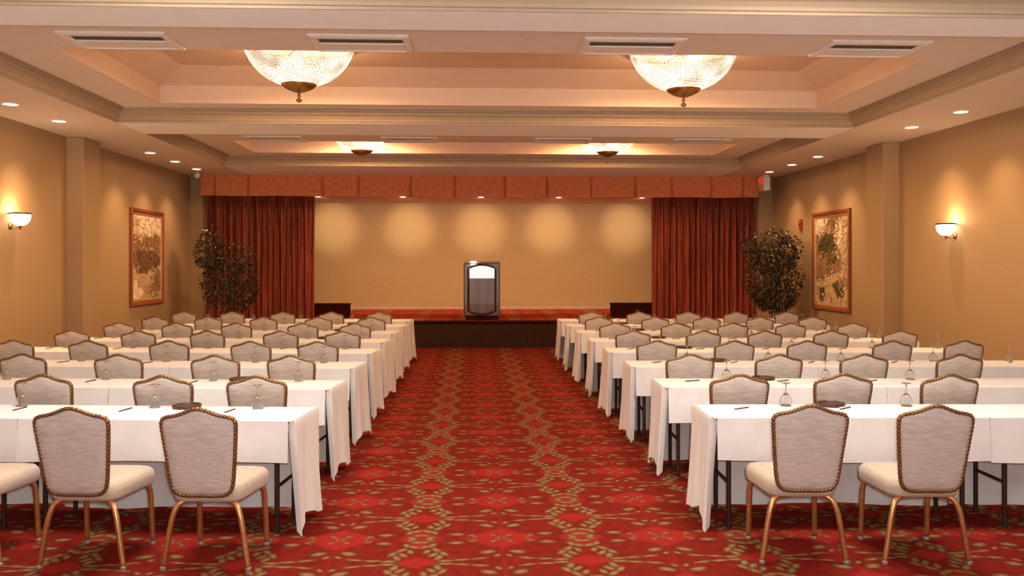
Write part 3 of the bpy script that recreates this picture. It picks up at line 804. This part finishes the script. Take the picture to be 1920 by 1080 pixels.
# wine glasses turned upside down
def make_glass(split):
    prof_b = [(.0335,.0),(.0365,.012),(.0395,.030),(.0385,.048),(.031,.068),(.018,.082),(.0075,.090)]
    inner = [(r-.0014,z if z > 0 else 0) for r, z in prof_b[:-1]]
    e = empty('wine_glass') if split else None
    b = MB(); b.lathe([(.002,.086)]+list(reversed(inner))+prof_b, 20)
    if split: b.build('bowl', M['glass'], e, smooth=True); b = MB()
    b.lathe([(.0072,.0905),(.0048,.105),(.0042,.13),(.0055,.148),(.010,.156)] , 12, caps=False)
    if split: b.build('stem', M['glass'], e, smooth=True); b = MB()
    b.lathe([(.009,.1565),(.028,.1585),(.0325,.1600),(.0325,.1615),(.026,.1632),(.001,.1640)], 20)
    if split: b.build('foot', M['glass'], e, smooth=True); return e
    return b.build('wine_glass', M['glass'], None, smooth=True)
glass_near = make_glass(True); remember(glass_near)
glass_far = make_glass(False); PROTO[glass_far.name] = []
# note pads and pens
b = MB(); b.bbox(-.07,-.105,0,.07,.105,.005,.0015); pad = b.build('notepad', M['paper']); PROTO[pad.name] = []
b = MB(); b.tube([(0,-.075,.0045),(0,.065,.0045),(0,.078,.0045)], [.0045,.0045,.0015], 8); b.box(.003,.02,.006,.006,.07,.0085)
pen = b.build('pen', M['pen'], None, smooth=True, angle=40); PROTO[pen.name] = []
# round dark trays
def make_tray():
    e = empty('round_tray')
    b = MB(); b.lathe([(.001,.0),(.088,.0),(.095,.006),(.098,.016),(.094,.024),(.088,.020),(.084,.009),(.001,.008)], 32); b.build('dish', M['tray'], e, smooth=True, angle=60)
    b = MB(); b.lathe([(.001,.0085),(.080,.0085),(.080,.0105),(.001,.0105)], 28); b.build('liner', M['tray'], e)
    return e
tray = make_tray(); remember(tray)
used = set()
def inst(p):
    """the source itself the first time, a copy with copied parts afterwards"""
    if p.name not in used: used.add(p.name); return p
    return copy_tree(p)
TZ = TH+.0035
for k in range(8):
    row = '%s row' % ORD[k]
    for side in ('left','right'):
        s = -1 if side == 'left' else 1
        sd = '%s of aisle' % side
        for (L, d, which, end) in ((LI, LI/2, 'aisle-end', -s), (LO, LI+LO/2+.002, 'wall-end', s)):
            x, y, a = place(side,k,d,DEP)
            if L not in protoT: protoT[L] = make_table(L); remember(protoT[L])
            t = inst(protoT[L])
            t.location = (x,y,0); t.rotation_euler.z = a
            tag(t, 'folding table on dark legs, %s table of the %s %s' % (which, row, sd), 'table', 'folding tables in rows')
            c = make_cloth(L, end, k*7+len(which)*31+(s+1)*113)
            c.location = (x,y,0); c.rotation_euler.z = a
            tag(c, 'white tablecloth on the %s table of the %s %s' % (which, row, sd), 'tablecloth', 'white tablecloths')
        for i, d in enumerate(CHX[side][k]):
            x, y, a = place(side,k,d,1.155+R.uniform(-.02,.02))
            o = inst(chair_near if k < 4 else chair_far)
            o.location = (x,y,0); o.rotation_euler.z = a+R.uniform(-.05,.05)+(.02 if side == 'left' else .03)
            tag(o, 'grey gilt-framed banquet chair, %s from aisle in the %s %s' % (NTH[i], row, sd), 'chair', 'banquet chairs at the tables')
        for i in range(5):
            d = GLX[side][i]+R.uniform(-.02,.02)
            if (k == 0 and (d > (2.6 if side == 'left' else 1.9))) or (k == 1 and d > (3.3 if side == 'left' else 2.9)): continue
            x, y, a = place(side,k,d,.085+R.uniform(-.012,.012))
            o = inst(glass_near if k < 4 else glass_far); o.location = (x,y,TZ)
            tag(o, 'upturned wine glass, %s from the aisle on the %s %s' % (NTH[i], row, sd), 'wine glass', 'upturned wine glasses')
            base = (i*.82+.40) if i < len(CHX[side][k]) else None
            dc = CHX[side][k][i] if i < len(CHX[side][k]) else GLX[side][i]
            dd = dc+(.09 if side == 'left' else -.04)
            x, y, a = place(side,k,dd,.235)
            o = inst(pad); o.location = (x,y,TZ); o.rotation_euler.z = a+R.uniform(-.12,.05)
            tag(o, 'white notepad at the %s place from the aisle, %s %s' % (NTH[i], row, sd), 'notepad', 'white notepads')
            x, y, a = place(side,k,dd+(.02 if side == 'left' else -.05),.235)
            o = inst(pen); o.location = (x,y,TZ+.0053); o.rotation_euler.z = a+(-.25 if side == 'left' else -.9)+R.uniform(-.25,.25)
            tag(o, 'dark pen on the %s notepad from the aisle, %s %s' % (NTH[i], row, sd), 'pen', 'dark pens')
        x, y, a = place(side,k,(.85 if side == 'left' else .965),.075)
        o = inst(tray); o.location = (x,y,TZ)
        tag(o, 'dark brown round tray on the %s %s' % (row, sd), 'tray', 'dark round trays')

# ------------------------------------------------------------------ world, camera, view
w = bpy.data.worlds.new('World'); scene.world = w; w.use_nodes = True
bg = w.node_tree.nodes['Background']; bg.inputs[0].default_value = (.90,.90,.96,1)
# open end: world glow added as fill, neutral and bright below to lift the ceiling
wn = w.node_tree; tc = wn.nodes.new('ShaderNodeTexCoord'); sx_ = wn.nodes.new('ShaderNodeSeparateXYZ'); mr = wn.nodes.new('ShaderNodeMapRange')
wn.links.new(tc.outputs['Generated'], sx_.inputs[0]); wn.links.new(sx_.outputs[2], mr.inputs[0])
mr.inputs[1].default_value = .02; mr.inputs[2].default_value = -.12; mr.inputs[3].default_value = .17; mr.inputs[4].default_value = 6.0
cr = wn.nodes.new('ShaderNodeMix'); cr.data_type = 'RGBA'; mf = wn.nodes.new('ShaderNodeMapRange'); wn.links.new(sx_.outputs[2], mf.inputs[0])
mf.inputs[1].default_value = .02; mf.inputs[2].default_value = -.10
cr.inputs[6].default_value = (1,.74,.50,1); cr.inputs[7].default_value = (.92,.95,1,1)
wn.links.new(mf.outputs[0], cr.inputs[0]); wn.links.new(cr.outputs[2], bg.inputs[0])
wn.links.new(mr.outputs[0], bg.inputs[1])
cam = bpy.data.cameras.new('Camera'); co = bpy.data.objects.new('Camera', cam); COL.objects.link(co)
F = 1650; cam.sensor_fit = 'HORIZONTAL'; cam.sensor_width = 36; cam.lens = 36*F/1920
co.location = (0,0,CAM_H); co.rotation_euler = (PI/2,0,-math.atan(75/F))
cam.shift_y = -43/1920; cam.clip_start = .05; cam.clip_end = 200
scene.camera = co
scene.view_settings.view_transform = 'Standard'; scene.view_settings.look = 'None'
scene.view_settings.exposure = -.10; scene.view_settings.gamma = 1; scene.view_settings.use_curve_mapping = False
cy = scene.cycles
cy.use_denoising = True
try: cy.denoiser = 'OPENIMAGEDENOISE'
except Exception: pass
cy.max_bounces = 8; cy.diffuse_bounces = 5; cy.glossy_bounces = 4; cy.transmission_bounces = 8; cy.sample_clamp_indirect = 6
cy.caustics_reflective = False; cy.caustics_refractive = False
